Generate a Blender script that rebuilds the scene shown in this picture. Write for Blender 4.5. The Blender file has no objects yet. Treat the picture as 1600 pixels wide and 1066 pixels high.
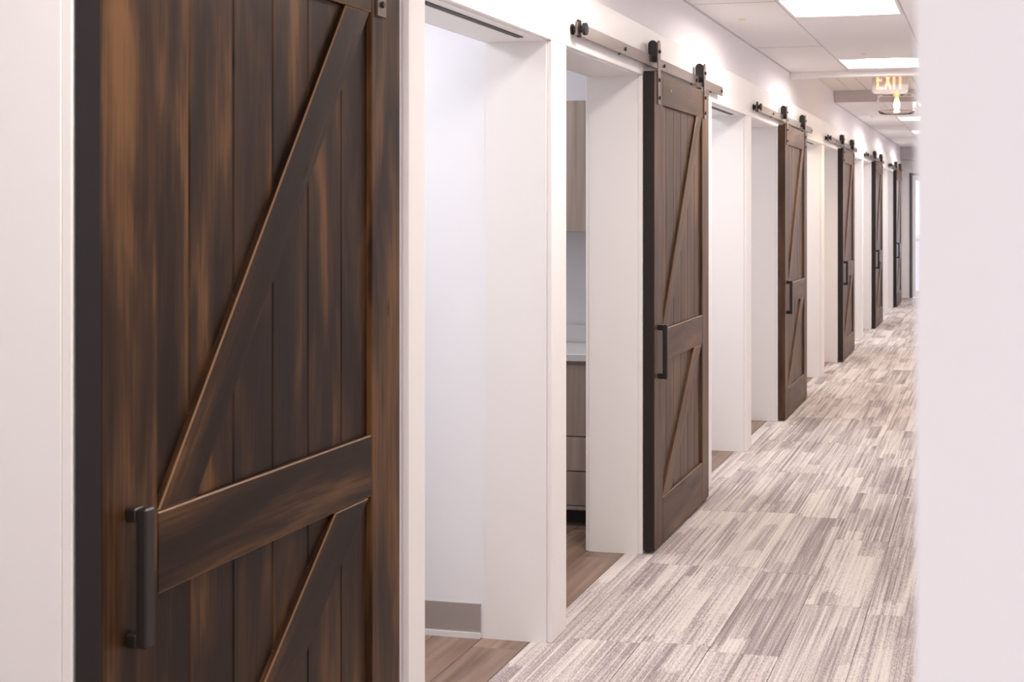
import bpy, bmesh, math, random
from mathutils import Matrix, Vector
random.seed(11)
R = math.radians
S = bpy.context.scene
C = S.collection

# ------------------------------------------------------------------ camera, world, exposure
# x = across the corridor (+ right), y = along it, z = up; the camera stands in a doorway of the right wall
F_PX, PX, PY = 2000.0, 1110.0, 328.0          # focal length and principal point in the 1600x1066 frame
PSI = math.atan((1551.0 - PX) / F_PX)
cam_d = bpy.data.cameras.new('camera'); cam = bpy.data.objects.new('camera', cam_d); C.objects.link(cam)
cam.location = (0, 0, 1.53); cam.rotation_euler = (R(90), 0, PSI)
cam_d.sensor_fit = 'HORIZONTAL'; cam_d.sensor_width = 36.0; cam_d.lens = F_PX / 1600 * 36
cam_d.shift_x = (800 - PX) / 1600; cam_d.shift_y = -(533 - PY) / 1600
cam_d.clip_start = 0.02
cam_d.dof.use_dof = True; cam_d.dof.focus_distance = 5.2; cam_d.dof.aperture_fstop = 8.5
S.camera = cam
W = bpy.data.worlds.new('world'); S.world = W; W.use_nodes = True
W.node_tree.nodes['Background'].inputs[0].default_value = (0.86, 0.88, 1.0, 1)
W.node_tree.nodes['Background'].inputs[1].default_value = 2.2
S.view_settings.view_transform = 'Standard'; S.view_settings.look = 'None'
S.view_settings.gamma = 1.0; S.view_settings.use_curve_mapping = False
S.view_settings.exposure = 0.26
E_CORR, E_ROOM, E_DIM, E_SIDE = 40.0, 17.0, 12.0, 38.0     # radiance of the ceiling lights

# ------------------------------------------------------------------ materials
def mat(name, col, rough=0.6, metal=0.0, spec=0.5, **kw):
    m = bpy.data.materials.new(name); m.use_nodes = True
    b = m.node_tree.nodes['Principled BSDF']
    b.inputs['Base Color'].default_value = (*col, 1); b.inputs['Roughness'].default_value = rough
    b.inputs['Metallic'].default_value = metal; b.inputs['Specular IOR Level'].default_value = spec
    for k, v in kw.items(): b.inputs[k.replace('_', ' ')].default_value = v
    return m
def nd(m, t, **kw):
    n = m.node_tree.nodes.new(t)
    for k, v in kw.items(): setattr(n, k, v)
    return n
def ln(m, a, b): m.node_tree.links.new(a, b)
def ramp(m, fac, stops):
    r = nd(m, 'ShaderNodeValToRGB'); e = r.color_ramp.elements
    while len(e) < len(stops): e.new(0.5)
    for el, (p, c) in zip(e, stops): el.position = p; el.color = (*c, 1)
    ln(m, fac, r.inputs[0]); return r.outputs[0]
def mapping(m, scale, coord='Object', shift=None):
    tc = nd(m, 'ShaderNodeTexCoord'); mp = nd(m, 'ShaderNodeMapping'); mp.inputs['Scale'].default_value = scale
    ln(m, tc.outputs[coord], mp.inputs[0])
    if shift is not None: ln(m, shift, mp.inputs['Location'])
    return mp.outputs[0]
def noise(m, vec, scale=1.0, detail=4, rough=0.55, dist=0.0):
    n = nd(m, 'ShaderNodeTexNoise'); n.inputs['Scale'].default_value = scale; n.inputs['Detail'].default_value = detail
    n.inputs['Roughness'].default_value = rough; n.inputs['Distortion'].default_value = dist
    ln(m, vec, n.inputs['Vector']); return n.outputs['Fac']
def mth(m, op, a, b=None, clamp=False):
    n = nd(m, 'ShaderNodeMath', operation=op); n.use_clamp = clamp
    for i, v in enumerate((a, b)):
        if v is None: continue
        if isinstance(v, (int, float)): n.inputs[i].default_value = v
        else: ln(m, v, n.inputs[i])
    return n.outputs[0]
def mixc(m, fac, a, b, mode='MIX'):
    n = nd(m, 'ShaderNodeMix', data_type='RGBA', blend_type=mode)
    for s, v in ((0, fac), (6, a), (7, b)):
        if isinstance(v, (int, float)): n.inputs[s].default_value = v
        elif isinstance(v, tuple): n.inputs[s].default_value = (*v, 1)
        else: ln(m, v, n.inputs[s])
    return n.outputs[2]
def bump(m, h, strength, dist):
    b = nd(m, 'ShaderNodeBump'); b.inputs['Strength'].default_value = strength; b.inputs['Distance'].default_value = dist
    ln(m, h, b.inputs['Height']); ln(m, b.outputs[0], m.node_tree.nodes['Principled BSDF'].inputs['Normal'])
def rnd_vec(m, k=37.0):
    oi = nd(m, 'ShaderNodeObjectInfo'); v = nd(m, 'ShaderNodeCombineXYZ')
    r = mth(m, 'MULTIPLY', oi.outputs['Random'], k)
    ln(m, r, v.inputs[0]); ln(m, mth(m, 'MULTIPLY', r, 1.7), v.inputs[1]); ln(m, mth(m, 'MULTIPLY', r, 2.3), v.inputs[2])
    return v.outputs[0], oi.outputs['Random']

def wall_paint(name, col, rough=0.7):
    m = mat(name, col, rough, spec=0.3)
    n = noise(m, mapping(m, (1, 1, 1)), 260, 3); bump(m, n, 0.12, 0.001); return m
M = {}
M['wall'] = wall_paint('wall_paint', (0.87, 0.845, 0.875))
M['wall_right'] = wall_paint('wall_right_paint', (0.86, 0.845, 0.885))
M['room'] = wall_paint('room_paint', (0.87, 0.865, 0.89))
M['trim'] = mat('trim_paint', (0.88, 0.85, 0.835), 0.42, spec=0.4)
M['soffit'] = wall_paint('soffit_shade', (0.62, 0.57, 0.59))  # shadow on the far soffit put into a darker base colour
M['tile'] = wall_paint('ceiling_tile', (0.88, 0.85, 0.85), 0.9)
M['grid'] = mat('ceiling_grid', (0.60, 0.56, 0.59), 0.6)
M['backing'] = mat('ceiling_backing', (0.30, 0.27, 0.28), 0.9)
M['plank'] = mat('recess_plank', (0.80, 0.74, 0.70), 0.6)
M['black'] = mat('black_iron', (0.020, 0.015, 0.014), 0.38, 0.3)
M['black_gloss'] = mat('black_gloss', (0.018, 0.013, 0.012), 0.16, 0.2)
M['rubber'] = mat('black_rubber', (0.016, 0.013, 0.013), 0.6)
M['steel'] = mat('brown_steel', (0.20, 0.155, 0.14), 0.33, 0.75)
M['dark_edge'] = mat('dark_stained_edge', (0.022, 0.0155, 0.0150), 0.5, spec=0.3)
M['dark_gap'] = mat('dark_track', (0.03, 0.022, 0.02), 0.6)
M['rubber_base'] = mat('taupe_rubber', (0.36, 0.31, 0.285), 0.55)
M['counter'] = mat('white_counter', (0.80, 0.78, 0.77), 0.35)
M['toe'] = mat('dark_toe_kick', (0.03, 0.024, 0.022), 0.7)
M['frame_dark'] = mat('dark_frame', (0.05, 0.042, 0.045), 0.4, 0.4)
M['brass'] = mat('brass', (0.75, 0.5, 0.2), 0.3, 1.0)
M['pan'] = mat('white_reflector', (0.9, 0.88, 0.87), 0.5)
M['lens_frame'] = mat('light_frame', (0.80, 0.77, 0.77), 0.4)
M['sticker'] = mat('yellow_green_dot', (0.70, 0.72, 0.32), 0.5)
M['pavement'] = mat('pavement', (0.5, 0.5, 0.52), 0.8)
M['glass'] = mat('clear_glass', (0.98, 0.98, 1.0), 0.03, Transmission_Weight=1.0, IOR=1.45)
M['lamp_glass'] = mat('thin_lamp_glass', (1.0, 0.99, 0.98), 0.02, Transmission_Weight=1.0, IOR=1.18)
M['acrylic'] = mat('acrylic', (0.94, 0.90, 0.90), 0.25, Transmission_Weight=0.65, IOR=1.3)
def emis(name, col, k):
    m = mat(name, (0.8, 0.8, 0.8), 0.5)
    b = m.node_tree.nodes['Principled BSDF']; b.inputs['Emission Color'].default_value = (*col, 1); b.inputs['Emission Strength'].default_value = k
    return m
M['lens'] = emis('lit_lens', (1.0, 0.918, 0.85), E_CORR)
M['lens_room'] = emis('lit_room_lens', (0.93, 0.95, 1.0), E_ROOM)
M['lens_dim'] = emis('dimmed_room_lens', (0.95, 0.95, 1.0), E_DIM)
M['lens_side'] = emis('lit_side_lens', (0.97, 0.96, 1.0), E_SIDE)
M['bulb'] = emis('lit_bulb', (1.0, 0.72, 0.45), 900.0)
M['letter'] = emis('lit_letter', (1.0, 0.22, 0.05), 1.6)

def door_wood(name, stops, worn_lit=0.0, spec=0.26):
    m = mat(name, (0.1, 0.06, 0.04), 0.4, spec=spec)
    b = m.node_tree.nodes['Principled BSDF']
    sh, rn = rnd_vec(m)
    big = noise(m, mapping(m, (9, 9, 1.7), shift=sh), 1.0, 3, 0.5, 0.6)
    mid = noise(m, mapping(m, (26, 26, 2.2), shift=sh), 1.0, 4, 0.55, 0.3)
    fine = noise(m, mapping(m, (150, 150, 4), shift=sh), 1.0, 5, 0.6)
    f = mth(m, 'ADD', mth(m, 'MULTIPLY', big, 0.74), mth(m, 'MULTIPLY', mid, 0.20))
    f = mth(m, 'ADD', f, mth(m, 'MULTIPLY', fine, 0.20))
    f = mth(m, 'ADD', f, mth(m, 'MULTIPLY', mth(m, 'SUBTRACT', rn, 0.5), 0.07))
    col = ramp(m, f, stops)
    vo = nd(m, 'ShaderNodeTexVoronoi'); vo.inputs['Scale'].default_value = 1.0
    ln(m, mapping(m, (7, 7, 2.2), shift=sh), vo.inputs['Vector'])
    knot = ramp(m, vo.outputs['Distance'], [(0.03, (0.25, 0.22, 0.2)), (0.075, (1, 1, 1))])
    col = mixc(m, 1.0, col, knot, 'MULTIPLY')
    if worn_lit: col = mixc(m, worn_lit, col, (0.36, 0.20, 0.115))  # edge colour: stain worn thin, plus light catching the chamfers painted in
    ln(m, col, b.inputs['Base Color']); b.inputs['Specular Tint'].default_value = (1.0, 0.74, 0.58, 1)
    rr = mth(m, 'ADD', mth(m, 'MULTIPLY', mid, 0.18), 0.30); ln(m, rr, b.inputs['Roughness'])
    bump(m, fine, 0.15, 0.0015)
    return m
BROWN = [(0.38, (0.042, 0.0240, 0.0160)), (0.52, (0.072, 0.0415, 0.0275)), (0.62, (0.105, 0.0600, 0.0380)), (0.74, (0.160, 0.0920, 0.0540))]
SMOKY = [(0.41, (0.0085, 0.0046, 0.0034)), (0.53, (0.0165, 0.0085, 0.0052)), (0.62, (0.043, 0.0210, 0.0100)), (0.73, (0.130, 0.0620, 0.0240))]
M['wood'] = door_wood('brown_stained_wood', BROWN); M['wood_worn'] = door_wood('brown_worn_lit_edge', BROWN, 0.45)
M['wood_smoky'] = door_wood('smoky_stained_wood', SMOKY, spec=0.20); M['wood_smoky_worn'] = door_wood('smoky_worn_lit_edge', SMOKY, 0.50)

def carpet_mat():
    m = mat('striped_carpet', (0.5, 0.45, 0.43), 0.95, spec=0.15)
    b = m.node_tree.nodes['Principled BSDF']
    sh, rn = rnd_vec(m, 53.0)
    # woven sections: blocks inside each plank with a shade of their own
    tc = nd(m, 'ShaderNodeTexCoord'); sep = nd(m, 'ShaderNodeSeparateXYZ'); ln(m, tc.outputs['Object'], sep.inputs[0])
    wob = mth(m, 'MULTIPLY', noise(m, mapping(m, (60, 0.01, 1), shift=sh), 1.0, 1), 0.16)
    cx = mth(m, 'FLOOR', mth(m, 'MULTIPLY', mth(m, 'ADD', sep.outputs[0], 1.0), 12.0))
    cy = mth(m, 'FLOOR', mth(m, 'MULTIPLY', mth(m, 'ADD', mth(m, 'ADD', sep.outputs[1], wob), mth(m, 'MULTIPLY', cx, 0.37)), 2.1))
    cv = nd(m, 'ShaderNodeCombineXYZ'); ln(m, cx, cv.inputs[0]); ln(m, cy, cv.inputs[1]); ln(m, mth(m, 'MULTIPLY', rn, 91.0), cv.inputs[2])
    wn = nd(m, 'ShaderNodeTexWhiteNoise'); ln(m, cv.outputs[0], wn.inputs['Vector'])
    lines = noise(m, mapping(m, (125, 1.3, 1), shift=sh), 1.0, 2, 0.5)
    strands = noise(m, mapping(m, (55, 0.8, 1), shift=sh), 1.0, 2, 0.5)
    nub = noise(m, mapping(m, (230, 95, 1), shift=sh), 1.0, 2, 0.6)
    f = mth(m, 'ADD', mth(m, 'MULTIPLY', lines, 0.50), mth(m, 'MULTIPLY', strands, 0.35))
    f = mth(m, 'ADD', f, mth(m, 'MULTIPLY', nub, 0.50))
    f = mth(m, 'ADD', f, mth(m, 'MULTIPLY', mth(m, 'SUBTRACT', wn.outputs['Value'], 0.5), 0.14))
    f = mth(m, 'ADD', f, mth(m, 'MULTIPLY', mth(m, 'SUBTRACT', rn, 0.5), 0.07))
    a = ramp(m, f, [(0.50, (0.265, 0.222, 0.218)), (0.61, (0.39, 0.335, 0.325)), (0.70, (0.565, 0.50, 0.475)), (0.80, (0.71, 0.645, 0.60))])
    ln(m, a, b.inputs['Base Color'])
    h = mth(m, 'ADD', lines, mth(m, 'MULTIPLY', nub, 0.8)); bump(m, h, 0.5, 0.004)
    return m
M['carpet'] = carpet_mat()

def grain_mat(name, dark, light, rough, axis):
    m = mat(name, dark, rough); b = m.node_tree.nodes['Principled BSDF']
    sh, rn = rnd_vec(m, 29.0)
    sc1 = {'y': (38, 1.6, 1), 'z': (30, 30, 1.4)}[axis]; sc2 = {'y': (9, 1.1, 1), 'z': (7, 7, 1.0)}[axis]
    f = mth(m, 'ADD', mth(m, 'MULTIPLY', noise(m, mapping(m, sc1, shift=sh), 1.0, 5), 0.5), mth(m, 'MULTIPLY', noise(m, mapping(m, sc2, shift=sh), 1.0, 2), 0.5))
    f = mth(m, 'ADD', f, mth(m, 'MULTIPLY', mth(m, 'SUBTRACT', rn, 0.5), 0.10))
    ln(m, ramp(m, f, [(0.36, dark), (0.64, light)]), b.inputs['Base Color']); return m
M['vinyl'] = grain_mat('vinyl_plank', (0.155, 0.096, 0.068), (0.34, 0.230, 0.172), 0.4, 'y')
M['laminate'] = grain_mat('greige_laminate', (0.30, 0.235, 0.195), (0.50, 0.405, 0.345), 0.5, 'z')

# ------------------------------------------------------------------ mesh helpers
def bm_box(bm, a, b, bev=0.0, worn_lit=False):
    x0, y0, z0 = a; x1, y1, z1 = b
    t = bmesh.new(); bmesh.ops.create_cube(t, size=1.0)
    bmesh.ops.scale(t, vec=(x1 - x0, y1 - y0, z1 - z0), verts=t.verts)
    bmesh.ops.translate(t, vec=((x0 + x1) / 2, (y0 + y1) / 2, (z0 + z1) / 2), verts=t.verts)
    if bev:
        r = bmesh.ops.bevel(t, geom=t.edges[:], offset=bev, segments=1, affect='EDGES')
        if worn_lit:
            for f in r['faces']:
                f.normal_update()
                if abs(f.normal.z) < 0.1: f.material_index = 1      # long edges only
    me = bpy.data.meshes.new('tmp'); t.to_mesh(me); t.free(); bm.from_mesh(me); bpy.data.meshes.remove(me)
def bm_cyl(bm, p0, p1, r0, r1=None, seg=20):
    r1 = r0 if r1 is None else r1
    p0, p1 = Vector(p0), Vector(p1); d = p1 - p0
    t = bmesh.new(); bmesh.ops.create_cone(t, cap_ends=True, segments=seg, radius1=r0, radius2=r1, depth=d.length)
    bmesh.ops.transform(t, matrix=Matrix.Translation((p0 + p1) / 2) @ d.to_track_quat('Z', 'Y').to_matrix().to_4x4(), verts=t.verts)
    me = bpy.data.meshes.new('tmp'); t.to_mesh(me); t.free(); bm.from_mesh(me); bpy.data.meshes.remove(me)
def bm_prism(bm, pts, x0, x1):
    """polygon pts (y,z) pushed from x0 to x1"""
    n = len(pts)
    a = [bm.verts.new((x0, y, z)) for y, z in pts]; b = [bm.verts.new((x1, y, z)) for y, z in pts]
    bm.faces.new(a); bm.faces.new(b[::-1])
    for i in range(n): bm.faces.new((a[i], b[i], b[(i + 1) % n], a[(i + 1) % n]))
    bmesh.ops.recalc_face_normals(bm, faces=bm.faces)
def bm_lathe(bm, prof, seg=40):
    rings = [[bm.verts.new((r * math.cos(2 * math.pi * k / seg), r * math.sin(2 * math.pi * k / seg), z)) for k in range(seg)] for r, z in prof]
    for i in range(len(prof) - 1):
        for k in range(seg):
            bm.faces.new((rings[i][k], rings[i][(k + 1) % seg], rings[i + 1][(k + 1) % seg], rings[i + 1][k]))
    return rings
def mesh(name, bm, m, smooth=False):
    me = bpy.data.meshes.new(name); bm.to_mesh(me); bm.free(); me.materials.append(M[m])
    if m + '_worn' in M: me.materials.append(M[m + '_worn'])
    if smooth: me.polygons.foreach_set('use_smooth', [True] * len(me.polygons))
    return me
def obj(name, me, parent=None, loc=(0, 0, 0), rot=(0, 0, 0)):
    o = bpy.data.objects.new(name, me); C.objects.link(o); o.location = loc; o.rotation_euler = rot
    if parent: o.parent = parent
    return o
def tag(o, label, cat, group=None):
    o['label'] = label; o['category'] = cat
    if group: o['group'] = group
    return o
def struct(o, label=None):
    o['kind'] = 'structure'
    if label: o['label'] = label
    return o
def boxes(name, lst, m, parent=None, bev=0.0):
    bm = bmesh.new()
    for a, b in lst: bm_box(bm, a, b, bev)
    return obj(name, mesh(name, bm, m), parent)
_cache = {}
def unit_box(key, size, m, bev=0.0):
    """box of the given size centred on its origin, shared between alike pieces"""
    k = (key, tuple(round(s, 4) for s in size), m, bev)
    if k not in _cache:
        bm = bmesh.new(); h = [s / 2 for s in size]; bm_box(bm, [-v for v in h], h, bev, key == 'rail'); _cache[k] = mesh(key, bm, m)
    return _cache[k]
def piece(name, a, b, m, parent, bev=0.0):
    size = [b[i] - a[i] for i in range(3)]
    return obj(name, unit_box(name, size, m, bev), parent, [(a[i] + b[i]) / 2 for i in range(3)])

# ------------------------------------------------------------------ layout
WX, WB, CX = -1.539, -1.765, -1.519     # left wall: corridor face, room face, front of the casings
DF, DT = -1.465, 0.050                  # door: front face, thickness
RX = -0.032                             # right wall: corridor face
H, HEAD, BOARD = 2.60, 2.125, 2.352     # ceiling, door head, top of the header board
Y0, Y1 = -3.0, 22.5
BASE = [1.876, 5.482, 9.147, 12.812, 16.477, 20.137]       # far jamb of each opening with a barn door
A_FAR, B_NEAR, A_W = -1.195, -1.030, 1.025                 # far jamb of the plain opening, near jamb of the barn door opening
BACK = -4.3
opens = []
for k, b in enumerate(BASE):
    opens.append((b + A_FAR - A_W, b + A_FAR, 'A', k)); opens.append((b + B_NEAR, b, 'B', k))

# ---- left wall with its trim
J = 0.018
segs = []; y = Y0
for o0, o1, t, k in opens:
    if o0 - J - y > 0.02: segs.append(((WB, y, 0), (WX, o0 - J, HEAD + J)))
    y = o1 + J
segs.append(((WB, y, 0), (WX, Y1, HEAD + J))); segs.append(((WB, Y0, HEAD + J), (WX, Y1, H + 0.16)))
wl = struct(boxes('wall_left', segs, 'wall'), 'long white corridor wall with a row of doorways and barn doors')
for o0, o1, t, k in opens:
    piece('jamb', (WB, o0 - J, 0), (WX, o0, HEAD), 'trim', wl)
    piece('jamb', (WB, o1, 0), (WX, o1 + J, HEAD), 'trim', wl)
    piece('head_jamb', (WB, o0 - J, HEAD), (WX, o1 + J, HEAD + J), 'trim', wl)
    for e0, e1 in ((o0 - 0.075, o0 - 0.006), (o1 + 0.006, o1 + 0.075)):
        piece('inner_casing', (WB - 0.018, e0, 0), (WB, e1, HEAD + 0.006), 'trim', wl, 0.002)
    if t == 'A':
        piece('casing', (WX, o0 - 0.105, 0), (CX, o0 - 0.004, HEAD + 0.004), 'trim', wl, 0.002)
        piece('casing', (WX, o1 + 0.005, 0), (CX, BASE[k] + B_NEAR - 0.004, HEAD + 0.004), 'trim', wl, 0.002)
        tr = piece('pocket_track', (WX - 0.060, o0, HEAD - 0.003), (WX - 0.036, o1 - 0.13, HEAD + 0.001), 'dark_gap', wl)
        tr['label'] = 'thin dark track slot in the door head'
        piece('track_rail', (WX - 0.095, o0, HEAD - 0.004), (WX - 0.061, o1 - 0.11, HEAD), 'trim', wl)
    else:
        piece('casing', (WX, o1 + 0.003, 0), (CX, o1 + 0.104, HEAD + 0.004), 'trim', wl, 0.002)
for k, b in enumerate(BASE):
    y0 = b + A_FAR - A_W - 0.105; y1 = b + 1.66 if k < 5 else b + 1.66
    if k < 5: y1 = BASE[k + 1] + A_FAR - A_W - 0.107
    piece('header_board', (WX, y0, HEAD + 0.005), (CX, y1, BOARD), 'trim', wl, 0.002)

# ---- right wall with the doorway the camera stands in, and the little room behind it
struct(boxes('wall_right', [((RX, 0.55, 0), (RX + 0.19, Y1, H + 0.16)), ((RX, Y0, 0), (RX + 0.19, -0.55, H + 0.16)),
                            ((RX, -0.55, 2.2), (RX + 0.19, 0.55, H + 0.16))], 'wall_right'), 'plain pale wall end close to the camera, soft and out of focus')
struct(boxes('wall_near', [((BACK, Y0 - 0.12, 0), (3.0, Y0, H + 0.16))], 'wall'))
struct(boxes('wall_side_room', [((0.158, 2.0, 0), (3.0, 2.12, H)), ((3.0, Y0, 0), (3.12, 2.12, H))], 'wall'))
struct(boxes('ceiling_side_room', [((0.158, Y0, H), (3.0, 2.12, H + 0.1))], 'tile'))
struct(boxes('floor_side_room', [((RX, Y0, -0.1), (3.0, 2.12, -0.012))], 'vinyl'))

# ---- rooms behind the left wall
struct(boxes('wall_back', [((BACK - 0.12, Y0, 0), (BACK, Y1 + 0.12, H + 0.1))], 'room'))
struct(boxes('ceiling_rooms', [((BACK, Y0, H), (WB, Y1, H + 0.1))], 'tile'))
rooms = []; prev = Y0
for k, b in enumerate(BASE):
    for (p0, p1), kind in (((b + A_FAR + 0.002, b + B_NEAR - 0.002), 'A'), ((b + 0.95, b + 1.10), 'B')):
        w = struct(boxes('wall_partition', [((BACK, p0, 0), (WB, p1, H))], 'room'))
        if kind == 'A':
            piece('baseboard', (BACK, p0 - 0.006, 0.020), (WB - 0.02, p0, 0.122), 'rubber_base', w)['label'] = 'taupe rubber baseboard'
            piece('shoe_strip', (BACK, p0 - 0.012, 0.0), (WB - 0.02, p0, 0.020), 'counter', w)
        else:
            piece('baseboard', (BACK, p0 - 0.006, 0.0), (WB - 0.02, p0, 0.10), 'rubber_base', w)
        rooms.append((prev, p0, kind, k)); prev = p1

# ---- floors: carpet planks in the corridor, vinyl planks in the rooms
fl = struct(boxes('floor', [((-1.60, Y0, -0.10), (RX + 0.19, Y1, -0.010))], 'backing'), 'corridor floor laid with striped beige and mauve grey carpet planks')
edges = [-1.60, -1.465, -1.215, -0.965, -0.715, -0.465, -0.215, RX + 0.004]
starts = [4.90, 5.36, 4.385, 6.33, 4.93, 6.86, 5.2]
cap_me = {}
for c in range(7):
    x0, x1 = edges[c], edges[c + 1]
    off = starts[c] - math.floor(starts[c] - Y0); y = off - 1.0
    while y < Y1:
        a, b = max(y, Y0), min(y + 1.0, Y1)
        if b - a > 0.02:
            dz = random.uniform(-0.0006, 0.0006)
            o = obj('carpet_tile', unit_box('carpet_tile', (x1 - x0 - 0.0012, b - a - 0.0012, 0.010), 'carpet', 0.0015), fl, ((x0 + x1) / 2, (a + b) / 2, -0.005 + dz))
        y += 1.0
fr = struct(boxes('floor_rooms', [((BACK, Y0, -0.10), (-1.60, Y1, -0.008))], 'backing'), 'brown wood-look plank floor inside the rooms')
bm = bmesh.new()
for i in range(15):
    x1 = -1.602 - i * 0.18; x0 = x1 - 0.178; y = Y0 + (i * 0.43) % 1.2 - 1.2
    while y < Y1:
        a, b = max(y, Y0), min(y + 1.2, Y1)
        if b - a > 0.02:
            if i < 8 and 2.4 < b and a < 11.0: piece('floor_plank', (x0, a + 0.001, -0.008), (x1, b - 0.001, 0.0), 'vinyl', fr, 0.001)
            else: bm_box(bm, (x0, a + 0.001, -0.008), (x1, b - 0.001, 0.0))
        y += 1.2
o = obj('floor_planks_hidden', mesh('floor_planks', bm, 'vinyl'), fr); o.name = 'plank_field'; o['kind'] = 'stuff'

# ---- corridor ceiling
ce = struct(boxes('ceiling', [((WB + 0.06, Y0, H + 0.075), (RX + 0.1, 9.93, H + 0.10)), ((WB + 0.06, 12.70, H + 0.075), (RX + 0.1, Y1, H + 0.10)),
                              ((WB + 0.06, 9.90, H + 0.135), (RX + 0.1, 12.72, H + 0.17))], 'backing'), 'suspended ceiling of large pale tiles')
CXS = [(WX, -1.090), (-1.085, -0.472), (-0.467, RX)]
LIGHTS1 = [-1.39, 1.22, 3.83, 6.44, 9.08]; LIGHTS2 = [14.86, 17.48, 20.10]; LL = 0.61
def tile(x0, x1, a, b):
    piece('ceiling_tile', (x0 + 0.0015, a + 0.0015, H), (x1 - 0.0015, b - 0.0015, H + 0.015), 'tile', ce, 0.002)
for lo, hi, lights, ph in ((Y0, 9.85, LIGHTS1, 8.32), (12.72, 22.0, LIGHTS2, 14.55)):
    for ci in (0, 2):
        y = ph - 1.83 * math.ceil((ph - lo) / 1.83)
        while y < hi:
            a, b = max(y, lo), min(y + 1.83, hi)
            if b - a > 0.03: tile(*CXS[ci], a, b)
            if lo + 0.05 < y < hi - 0.05: piece('grid_bar', (CXS[ci][0] + 0.002, y - 0.005, H - 0.0015), (CXS[ci][1] - 0.002, y + 0.005, H + 0.010), 'grid', ce)
            y += 1.83
    cuts = [lo] + [v for l in lights for v in (l, l + LL)] + [hi]
    for i in range(0, len(cuts), 2):
        if cuts[i + 1] - cuts[i] > 0.03: tile(*CXS[1], cuts[i], cuts[i + 1])
    for x in (-1.0875, -0.4695):
        piece('grid_bar', (x - 0.004, lo, H + 0.001), (x + 0.004, hi, H + 0.010), 'grid', ce)
    piece('wall_angle', (WX, lo, H - 0.006), (WX + 0.010, hi, H + 0.001), 'grid', ce)
piece('ceiling_beam', (WX, 9.85, 2.556), (RX, 9.95, H + 0.13), 'tile', ce, 0.003)
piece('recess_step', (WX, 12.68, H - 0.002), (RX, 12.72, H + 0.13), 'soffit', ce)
n = 9; wdt = (RX - WX) / n
for i in range(n):
    piece('recess_plank', (WX + i * wdt + 0.003, 9.95, H + 0.112), (WX + (i + 1) * wdt - 0.003, 12.68, H + 0.128), 'plank', ce, 0.002)
struct(boxes('trim_1', [((WX, 22.0, 2.39), (RX, Y1, H + 0.02))], 'soffit'), 'drop soffit with shade in its colour at the far end of the corridor')

# ---- end wall with a glazed door
struct(boxes('wall_far', [((BACK, Y1, 0), (-1.410, Y1 + 0.12, H + 0.16)), ((-1.410, Y1, 2.17), (RX, Y1 + 0.12, H + 0.16)), ((-0.30, Y1, 0), (RX + 0.2, Y1 + 0.12, 2.17))], 'trim'))
dr = struct(obj('door_1', None), 'glazed door with dark frame at the far end of the corridor'); dr.location = (-0.86, Y1, 0)
def dpart(name, a, b, m): return piece(name, (a[0] + 0.86, a[1] - Y1, a[2]), (b[0] + 0.86, b[1] - Y1, b[2]), m, dr, 0.003)
for x in (-1.410, -0.350): dpart('door_post', (x, Y1 - 0.02, 0), (x + 0.05, Y1 + 0.10, 2.17), 'frame_dark')
dpart('door_head', (-1.36, Y1 - 0.02, 2.12), (-0.35, Y1 + 0.10, 2.17), 'frame_dark')
for x in (-1.355, -0.405): dpart('door_stile', (x, Y1 + 0.02, 0.01), (x + 0.05, Y1 + 0.06, 2.115), 'lens_frame')
for z0, z1 in ((0.01, 0.12), (2.04, 2.115)): dpart('door_rail', (-1.305, Y1 + 0.02, z0), (-0.405, Y1 + 0.06, z1), 'lens_frame')
dpart('push_bar', (-1.29, Y1 - 0.03, 0.98), (-0.42, Y1 + 0.02, 1.03), 'lens_frame')
dpart('glass_pane', (-1.305, Y1 + 0.036, 0.12), (-0.405, Y1 + 0.044, 2.04), 'glass')
struct(boxes('ground', [((-30, Y1 + 0.12, -0.2), (30, Y1 + 60, -0.05))], 'pavement'))

# ------------------------------------------------------------------ ceiling lights
def troffer(loc, lens, label, group, w=0.606, l=0.606, rec=False):
    e = tag(obj('ceiling_light', None, None, loc), label, 'ceiling light', group)
    bm = bmesh.new(); t = 0.016
    for a, b in (((-w/2, -l/2, -0.003), (-w/2 + t, l/2, 0.012)), ((w/2 - t, -l/2, -0.003), (w/2, l/2, 0.012)),
                 ((-w/2 + t, -l/2, -0.003), (w/2 - t, -l/2 + t, 0.012)), ((-w/2 + t, l/2 - t, -0.003), (w/2 - t, l/2, 0.012))): bm_box(bm, a, b, 0.001)
    obj('frame', mesh('frame', bm, 'lens_frame'), e)
    wi, li, n, up = w - 2 * t, l - 2 * t, 10, 0.0
    if rec:      # white reflector pan sloping up to a smaller lens
        up = 0.052; o, q = (wi / 2, li / 2), (wi / 2 - 0.11, li / 2 - 0.05)
        bm = bmesh.new(); c = ((-1, -1), (1, -1), (1, 1), (-1, 1))
        lo = [bm.verts.new((o[0] * a, o[1] * b, 0.004)) for a, b in c]; hi = [bm.verts.new((q[0] * a, q[1] * b, up + 0.009)) for a, b in c]
        for i in range(4): bm.faces.new((lo[i], lo[(i + 1) % 4], hi[(i + 1) % 4], hi[i]))
        obj('reflector', mesh('reflector', bm, 'pan'), e); wi, li = 2 * q[0], 2 * q[1]
    bm = bmesh.new()
    vs = []
    for i in range(n + 1):
        u = -1 + 2 * i / n; z = up + 0.008 - 0.008 * (1 - u * u)
        vs.append([bm.verts.new((u * wi / 2, s * li / 2, z)) for s in (-1, 1)])
    for i in range(n): bm.faces.new((vs[i][0], vs[i][1], vs[i + 1][1], vs[i + 1][0]))
    obj('lens', mesh('lens', bm, lens, True), e)
    return e
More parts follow.
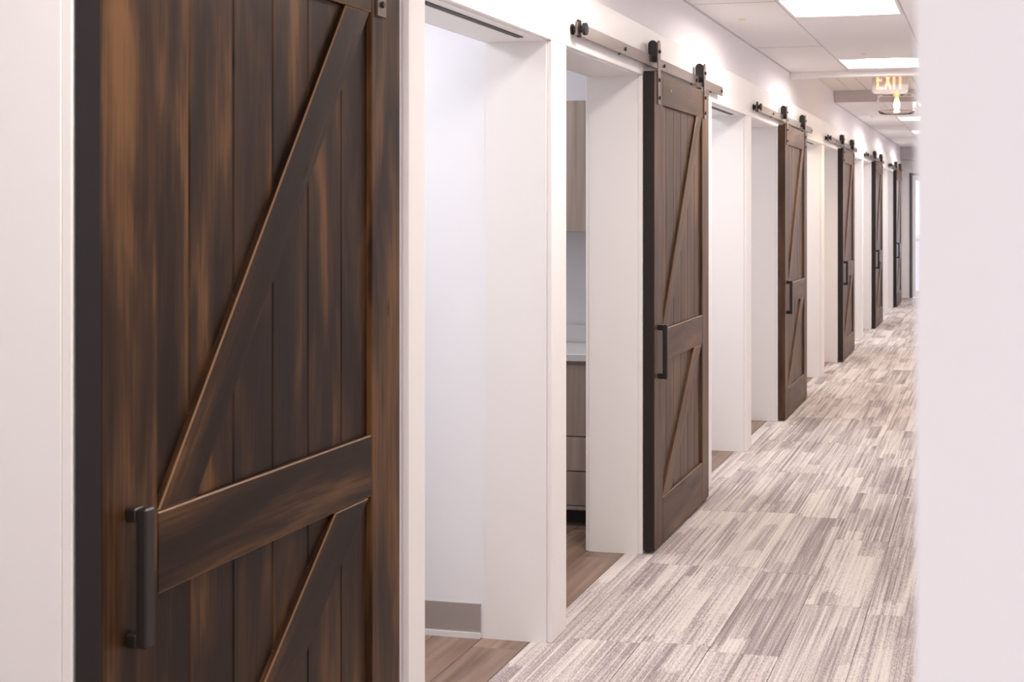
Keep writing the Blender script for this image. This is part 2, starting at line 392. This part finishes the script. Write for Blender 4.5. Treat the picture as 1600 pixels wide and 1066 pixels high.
where = {-1.39: 'behind the camera', 1.22: 'above the nearest barn door', 3.83: 'above the second doorway', 6.44: 'largest one in view at the top of the picture',
         9.08: 'just before the shallow ceiling beam', 14.86: 'first full one past the ceiling recess', 17.48: 'last but one along the corridor', 20.10: 'farthest along the corridor'}
for l in LIGHTS1 + LIGHTS2:
    troffer(((CXS[1][0] + CXS[1][1]) / 2, l + LL / 2, H + 0.001), 'lens', 'square white corridor ceiling light, ' + where[l], 'corridor ceiling lights', rec=True)
ORD = ('nearest', 'second', 'third', 'fourth', 'fifth', 'farthest')
troffer((-0.585, 13.10, H - 0.014), 'lens', 'narrow white corridor ceiling light just past the raised ceiling recess', 'corridor ceiling lights', w=0.30)
for p0, p1, kind, k in rooms:
    if p0 < -1: p0 = p1 - 2.0
    dim = (kind == 'B' and k == 1)
    # room list: kind 'A' ends at the post (plain doorway), kind 'B' ends at the far partition (barn doorway)
    troffer(((WB + BACK) / 2 + 0.25, (p0 + p1) / 2, H - 0.014), 'lens_dim' if dim else 'lens_room',
            'square ceiling light in the room behind the %s %s' % (ORD[k], 'plain white doorway' if kind == 'A' else 'doorway with a barn door'), 'room ceiling lights')
troffer((1.4, -0.3, H - 0.014), 'lens_side', 'square ceiling light in the side room around the camera', 'room ceiling lights')

# ------------------------------------------------------------------ barn doors
DW, DZ0, DZ1 = 1.112, 0.014, 2.148
ST, T_B, M_T, M_B, B_T = 0.150, 2.007, 0.986, 0.838, 0.222     # stile width, bottom of top rail, mid rail top and bottom, top of bottom rail
def brace_mesh(name, pts, m):
    """brace outline (y,z) turned so that its length runs along local z; returns mesh, centre, angle"""
    cy = sum(p[0] for p in pts) / 4; cz = sum(p[1] for p in pts) / 4
    ang = math.atan2(pts[3][0] - pts[0][0], pts[3][1] - pts[0][1])   # lean from vertical towards +y
    name = name + m
    if name not in _cache:
        ca, sa = math.cos(ang), math.sin(ang); loc = []
        for y, z in pts:
            dy, dz = y - cy, z - cz
            loc.append((dy * ca - dz * sa, dy * sa + dz * ca))
        bm = bmesh.new(); bm_prism(bm, loc, -0.008, 0.008)
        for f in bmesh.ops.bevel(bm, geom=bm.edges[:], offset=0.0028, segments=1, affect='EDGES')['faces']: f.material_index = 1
        _cache[name] = mesh('brace', bm, m)
    return _cache[name], cy, cz, -ang
def wood_piece(name, y0, y1, z0, z1, x0, x1, parent, along='z', bev=0.0028, m='wood'):
    w, l = (y1 - y0, z1 - z0) if along == 'z' else (z1 - z0, y1 - y0)
    me = unit_box(name, (x1 - x0, w, l), m, bev)
    return obj(name, me, parent, ((x0 + x1) / 2, (y0 + y1) / 2, (z0 + z1) / 2), (0, 0, 0) if along == 'z' else (R(90), 0, 0))
def strap_mesh():
    if 'strap' not in _cache:
        hw, zt = 0.022, 2.268
        arc = [(hw * math.cos(math.pi * i / 8), zt + hw * math.sin(math.pi * i / 8)) for i in range(9)]
        bm = bmesh.new(); bm_prism(bm, [(-hw, 2.003), (hw, 2.003)] + arc, DF + 0.0003, DF + 0.0055); _cache['strap'] = mesh('strap', bm, 'steel')
        # roller housing: rounded top over the rail, a cheek reaching down in front of it; profile in x and z
        x1, x0 = DF, DF - 0.043; xc = (x0 + x1) / 2; r = (x1 - x0) / 2
        prof = [(x1, 2.192), (x1, 2.268)] + [(xc + r * math.cos(math.pi * i / 8), 2.268 + r * math.sin(math.pi * i / 8)) for i in range(1, 8)] + [(x0, 2.268), (x0, 2.224), (DF - 0.021, 2.224), (DF - 0.021, 2.192)]
        bm = bmesh.new(); bm_prism(bm, prof, -0.021, 0.021)
        for v in bm.verts: v.co = Vector((v.co.y, v.co.x, v.co.z))
        bmesh.ops.recalc_face_normals(bm, faces=bm.faces); _cache['housing'] = mesh('housing', bm, 'black_gloss')
        bm = bmesh.new(); bm_cyl(bm, (0, 0, 0), (0.006, 0, 0), 0.0085, 0.0075, 6); _cache['bolt'] = mesh('bolt', bm, 'black')
        bm = bmesh.new(); bm_cyl(bm, (DF - 0.02, 0, DZ1), (DF - 0.02, 0, DZ1 + 0.012), 0.018, seg=16); _cache['guard'] = mesh('guard', bm, 'black')
    return _cache
def barn_door(y, label, dot=False, brown_edge=False, wm='wood'):
    e = tag(obj('barn_door', None, None, (0, y, 0)), label, 'barn door', 'row of sliding barn doors'); e['kind'] = 'thing'
    e.location = (DF, y, 0)
    sh = -DF      # children are placed relative to the door's front near edge
    def X(o): o.location.x += sh; return o
    xb, xf = DF - DT, DF
    X(wood_piece('stile', 0, ST, DZ0, DZ1, xb, xf, e, m=wm)); X(wood_piece('stile', DW - ST, DW, DZ0, DZ1, xb, xf, e, m=wm))
    for z0, z1 in ((T_B, DZ1), (M_B, M_T), (DZ0, B_T)):
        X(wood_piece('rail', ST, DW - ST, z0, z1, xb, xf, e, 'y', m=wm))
    es = X(piece('edge_strip', (xb + 0.0015, -0.0016, DZ0 + 0.001), (xf - 0.0015, 0.0, DZ1 - 0.001), 'wood' if brown_edge else 'dark_edge', e)); es['label'] = 'brown near edge of the door' if brown_edge else 'nearly black near edge of the door'
    cuts = [ST - 0.004, 0.262, 0.405, 0.548, 0.690, 0.838, DW - ST + 0.004]
    for a, b in zip(cuts[:-1], cuts[1:]):
        for z0, z1 in ((M_T - 0.002, T_B + 0.002), (B_T - 0.002, M_B + 0.002)):
            X(wood_piece('plank', a + 0.0008, b - 0.0008, z0, z1, xb + 0.012, xf - 0.014, e, 'z', 0.003, m=wm))
    for nm, pts in (('brace_upper', [(0.152, M_T + 0.001), (0.265, M_T + 0.001), (0.952, T_B - 0.001), (0.838, T_B - 0.001)]),
                    ('brace_lower', [(0.152, B_T + 0.001), (0.312, B_T + 0.001), (0.950, M_B - 0.001), (0.790, M_B - 0.001)])):
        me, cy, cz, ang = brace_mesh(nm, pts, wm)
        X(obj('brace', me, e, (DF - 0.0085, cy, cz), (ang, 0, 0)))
    # pull handle
    h = X(piece('handle', (DF + 0.022, 0.058, 0.772), (DF + 0.043, 0.084, 1.014), 'black', e, 0.003)); h['label'] = 'black square pull handle'
    hz = (0.772 + 1.014) / 2
    for z in (0.784, 1.002):
        piece('handle_post', (-0.0325, -0.0125, z - 0.012 - hz), (-0.010, 0.0125, z + 0.012 - hz), 'black', h, 0.003)
    strap_mesh()
    for yy in (0.068, 1.004):
        hg = X(obj('hanger', _cache['strap'], e, (0, yy, 0))); hg['label'] = 'steel strap hanger with rounded black roller housing'
        obj('roller_housing', _cache['housing'], hg)
        for z in (2.240, 2.112, 2.032): obj('bolt', _cache['bolt'], hg, (DF + 0.006, 0, z))
        X(obj('guard_disc', _cache['guard'], e, (0, yy + (0.06 if yy < 0.5 else -0.06), 0)))
    if dot:
        bm = bmesh.new(); bm_cyl(bm, (0, 0, 0), (0.002, 0, 0), 0.006, seg=12)
        X(obj('dot', mesh('dot', bm, 'sticker'), e, (DF, 0.30, 2.085)))['label'] = 'tiny yellow-green dot'
    return e
DOORS = [(1.883, 'large dark walnut barn door closest to the camera, filling the left of the picture', 'nearest dark barn door'),
         (5.491, 'second barn door from the camera, whole brown door beside the cabinet doorway', 'second barn door'),
         (9.158, 'third brown barn door along the corridor, from the camera', 'third barn door'),
         (12.823, 'fourth brown barn door along the corridor, from the camera', 'fourth barn door'),
         (16.488, 'fifth narrow-looking barn door along the corridor, last but one', 'fifth barn door'),
         (20.148, 'farthest and smallest barn door, next to the end wall', 'farthest barn door')]
for i, (y, lab, short) in enumerate(DOORS):
    barn_door(y, lab, i == 1, i == 2, 'wood_smoky' if i == 0 else 'wood')
    # the track on the header board
    ts, te = -1.012, 1.580
    t = tag(obj('sliding_door_track', None, None, (CX, y, 2.197)), 'flat steel wall track with black end stop above the ' + short, 'door track', 'barn door tracks')
    x0 = 0.024
    piece('track_bar', (x0, ts, -0.025), (x0 + 0.007, te, 0.025), 'steel', t, 0.001)
    if 'spool' not in _cache:
        bm = bmesh.new()
        for a, b, r in ((0.0, 0.006, 0.020), (0.006, 0.020, 0.012), (0.018, 0.024, 0.021), (0.031, 0.052, 0.013), (0.046, 0.058, 0.023)): bm_cyl(bm, (a, 0, 0), (b, 0, 0), r, seg=20)
        bm_box(bm, (0.0225, -0.014, -0.030), (0.0335, 0.014, 0.034), 0.002); _cache['spool'] = mesh('end_stop', bm, 'rubber')
        bm = bmesh.new(); bm_cyl(bm, (0.0, 0, 0), (0.0235, 0, 0), 0.010, seg=12); _cache['spacer'] = mesh('spacer', bm, 'steel')
        bm = bmesh.new(); bm_box(bm, (0.032, -0.012, -0.020), (0.046, 0.012, 0.024), 0.002); bm_box(bm, (0.020, -0.010, 0.0255), (0.040, 0.010, 0.030)); _cache['bumper'] = mesh('bumper', bm, 'rubber')
        bm = bmesh.new(); bm_cyl(bm, (0.0275, 0, -0.026), (0.0275, 0, -0.033), 0.005, seg=8); _cache['pin'] = mesh('pin', bm, 'black')
    obj('end_stop', _cache['spool'], t, (0, ts + 0.030, 0))
    for yy in (-0.38, 0.262, 0.92, te - 0.028):
        obj('spacer', _cache['spacer'], t, (0, yy, 0)); obj('bolt', _cache['bolt'], t, (x0 + 0.007, yy, 0))
    obj('bumper', _cache['bumper'], t, (0, 1.075, 0))
    for yy in (-0.46, 0.83, 1.28): obj('stop_pin', _cache['pin'], t, (0, yy, 0))

# ------------------------------------------------------------------ cabinets seen through the second barn doorway
CL, CR, CF, CBK = -3.40, -1.81, 5.90, BASE[1] + 0.95
bc = tag(obj('base_cabinet', None, None, (CL, CF, 0)), 'low greige wood-grain cabinet with drawers inside the second barn doorway', 'cabinet')
def cpart(name, a, b, m, p, o=(CL, CF, 0), bev=0.002): return piece(name, [a[i] - o[i] for i in range(3)], [b[i] - o[i] for i in range(3)], m, p, bev)
cpart('body', (CL, CF + 0.02, 0.086), (CR, CBK - 0.008, 0.798), 'laminate', bc)
cpart('toe_kick', (CL + 0.01, CF + 0.075, 0.0), (CR - 0.01, CBK - 0.02, 0.085), 'toe', bc)
cpart('bottom_edge', (CL, CF, 0.078), (CR, CF + 0.019, 0.096), 'laminate', bc)
for c in range(2):
    a = CL + c * 0.80; b = a + 0.79
    for z0, z1 in ((0.101, 0.262), (0.268, 0.430), (0.436, 0.780)):
        cpart('drawer', (a + 0.002, CF, z0), (b, CF + 0.019, z1), 'laminate', bc)
ct = tag(piece('countertop', (CL - 0.01, CF - 0.015, 0.799), (CR + 0.01, CBK - 0.004, 0.834), 'counter', None, 0.003), 'white countertop on the greige base cabinet', 'countertop')
piece('backsplash', (-(CR - CL) / 2, (CBK - CF) / 2 - 0.010, 0.018), ((CR - CL) / 2, (CBK - CF) / 2 + 0.002, 0.11), 'counter', ct, 0.002)
wc = tag(obj('wall_cabinet', None, None, (CL, 6.12, 1.42)), 'greige wood-grain wall cabinet hung above the white countertop', 'cabinet')
o3 = (CL, 6.12, 1.42)
cpart('body', (CL, 6.14, 1.42), (CR, CBK - 0.003, 2.078), 'laminate', wc, o3)
for c in range(2): cpart('cabinet_door', (CL + c * 0.80 + 0.002, 6.12, 1.42), (CL + c * 0.80 + 0.79, 6.139, 2.078), 'laminate', wc, o3)

# ------------------------------------------------------------------ exit sign, glass lamp, sprinklers
ex = tag(obj('exit_sign', None, None, (-0.785, 10.10, 2.44)), 'edge-lit clear exit sign with orange-red letters hung in the ceiling recess', 'exit sign')
bm = bmesh.new(); w, hh, r = 0.142, 0.20, 0.03
pts = [(-w, hh), (-w, r)] + [(-w + r - r * math.cos(a), r - r * math.sin(a)) for a in (R(30), R(60))] + [(-w + r, 0), (w - r, 0)] + [(w - r + r * math.sin(a), r - r * math.cos(a)) for a in (R(30), R(60))] + [(w, r), (w, hh)]
bm_prism(bm, pts, -0.004, 0.004); bmesh.ops.rotate(bm, cent=(0, 0, 0), matrix=Matrix.Rotation(R(-90), 3, 'Z'), verts=bm.verts)
obj('acrylic_panel', mesh('acrylic_panel', bm, 'acrylic'), ex)
piece('sign_housing', (-0.15, -0.025, 0.20), (0.15, 0.025, 0.272), 'lens_frame', ex, 0.004)
def letter(name, x, bars):
    bm = bmesh.new()
    for (ax, az), (bx, bz), t in bars:
        d = Vector((bx - ax, 0, bz - az)); n = Vector((-d.z, 0, d.x)).normalized() * t / 2; A = Vector((ax, 0, az)); B = Vector((bx, 0, bz))
        q = [A - n, B - n, B + n, A + n]
        f = [bm.verts.new((v.x, -0.003, v.z)) for v in q]; g = [bm.verts.new((v.x, 0.0, v.z)) for v in q]
        bm.faces.new(f); bm.faces.new(g[::-1])
        for i in range(4): bm.faces.new((f[i], g[i], g[(i + 1) % 4], f[(i + 1) % 4]))
    bmesh.ops.recalc_face_normals(bm, faces=bm.faces)
    obj(name, mesh(name, bm, 'letter'), ex, (x, -0.0045, 0.035))
HL, s = 0.145, 0.018
letter('letter_e', -0.105, [((0.009, 0), (0.009, HL), s), ((0, HL - s / 2), (0.05, HL - s / 2), s), ((0, HL / 2), (0.043, HL / 2), s), ((0, s / 2), (0.05, s / 2), s)])
letter('letter_x', -0.045, [((0.006, 0), (0.050, HL), s), ((0.050, 0), (0.006, HL), s)])
letter('letter_i', 0.022, [((0.009, 0), (0.009, HL), s)])
letter('letter_t', 0.052, [((0.027, 0), (0.027, HL), s), ((0, HL - s / 2), (0.054, HL - s / 2), s)])

lp = tag(obj('glass_ceiling_lamp', None, None, (-0.82, 11.30, 2.37)), 'clear glass drum ceiling lamp with a glowing warm bulb', 'ceiling lamp')
bm = bmesh.new()
prof = [(0.03, 0.176), (0.155, 0.172), (0.168, 0.160), (0.172, 0.10), (0.166, 0.03), (0.150, 0.004), (0.146, 0.004), (0.161, 0.03), (0.167, 0.10), (0.163, 0.158), (0.152, 0.167), (0.03, 0.171), (0.03, 0.176)]
bm_lathe(bm, prof, 48); bmesh.ops.remove_doubles(bm, verts=bm.verts, dist=1e-5); bmesh.ops.recalc_face_normals(bm, faces=bm.faces)
obj('glass_shade', mesh('glass_shade', bm, 'lamp_glass', True), lp)
bm = bmesh.new(); bm_lathe(bm, [(0.001, 0.345), (0.065, 0.345), (0.065, 0.325), (0.012, 0.318), (0.012, 0.20), (0.034, 0.192), (0.034, 0.168), (0.020, 0.160), (0.020, 0.135), (0.001, 0.135)], 24)
obj('socket_stem', mesh('socket_stem', bm, 'brass', True), lp)
bm = bmesh.new(); bm_lathe(bm, [(0.001, 0.136), (0.014, 0.134), (0.022, 0.11), (0.030, 0.08), (0.026, 0.055), (0.014, 0.042), (0.001, 0.039)], 20)
obj('bulb', mesh('bulb', bm, 'bulb', True), lp)
for x, y, lab, m in ((-1.371, 7.051, 'small yellow-green round sprinkler cap on the left ceiling tiles', 'sticker'), (-0.861, 8.791, 'tiny pale round sprinkler cap just before the second ceiling light', 'lens_frame'),
                     (-1.345, 14.713, 'tiny pale round sprinkler cap on the far ceiling tiles', 'grid')):
    bm = bmesh.new(); bm_cyl(bm, (0, 0, 0.0), (0, 0, -0.006), 0.020, 0.017, 20)
    tag(obj('sprinkler_cap', mesh('sprinkler_cap', bm, m), None, (x, y, H)), lab, 'sprinkler', 'sprinkler caps')
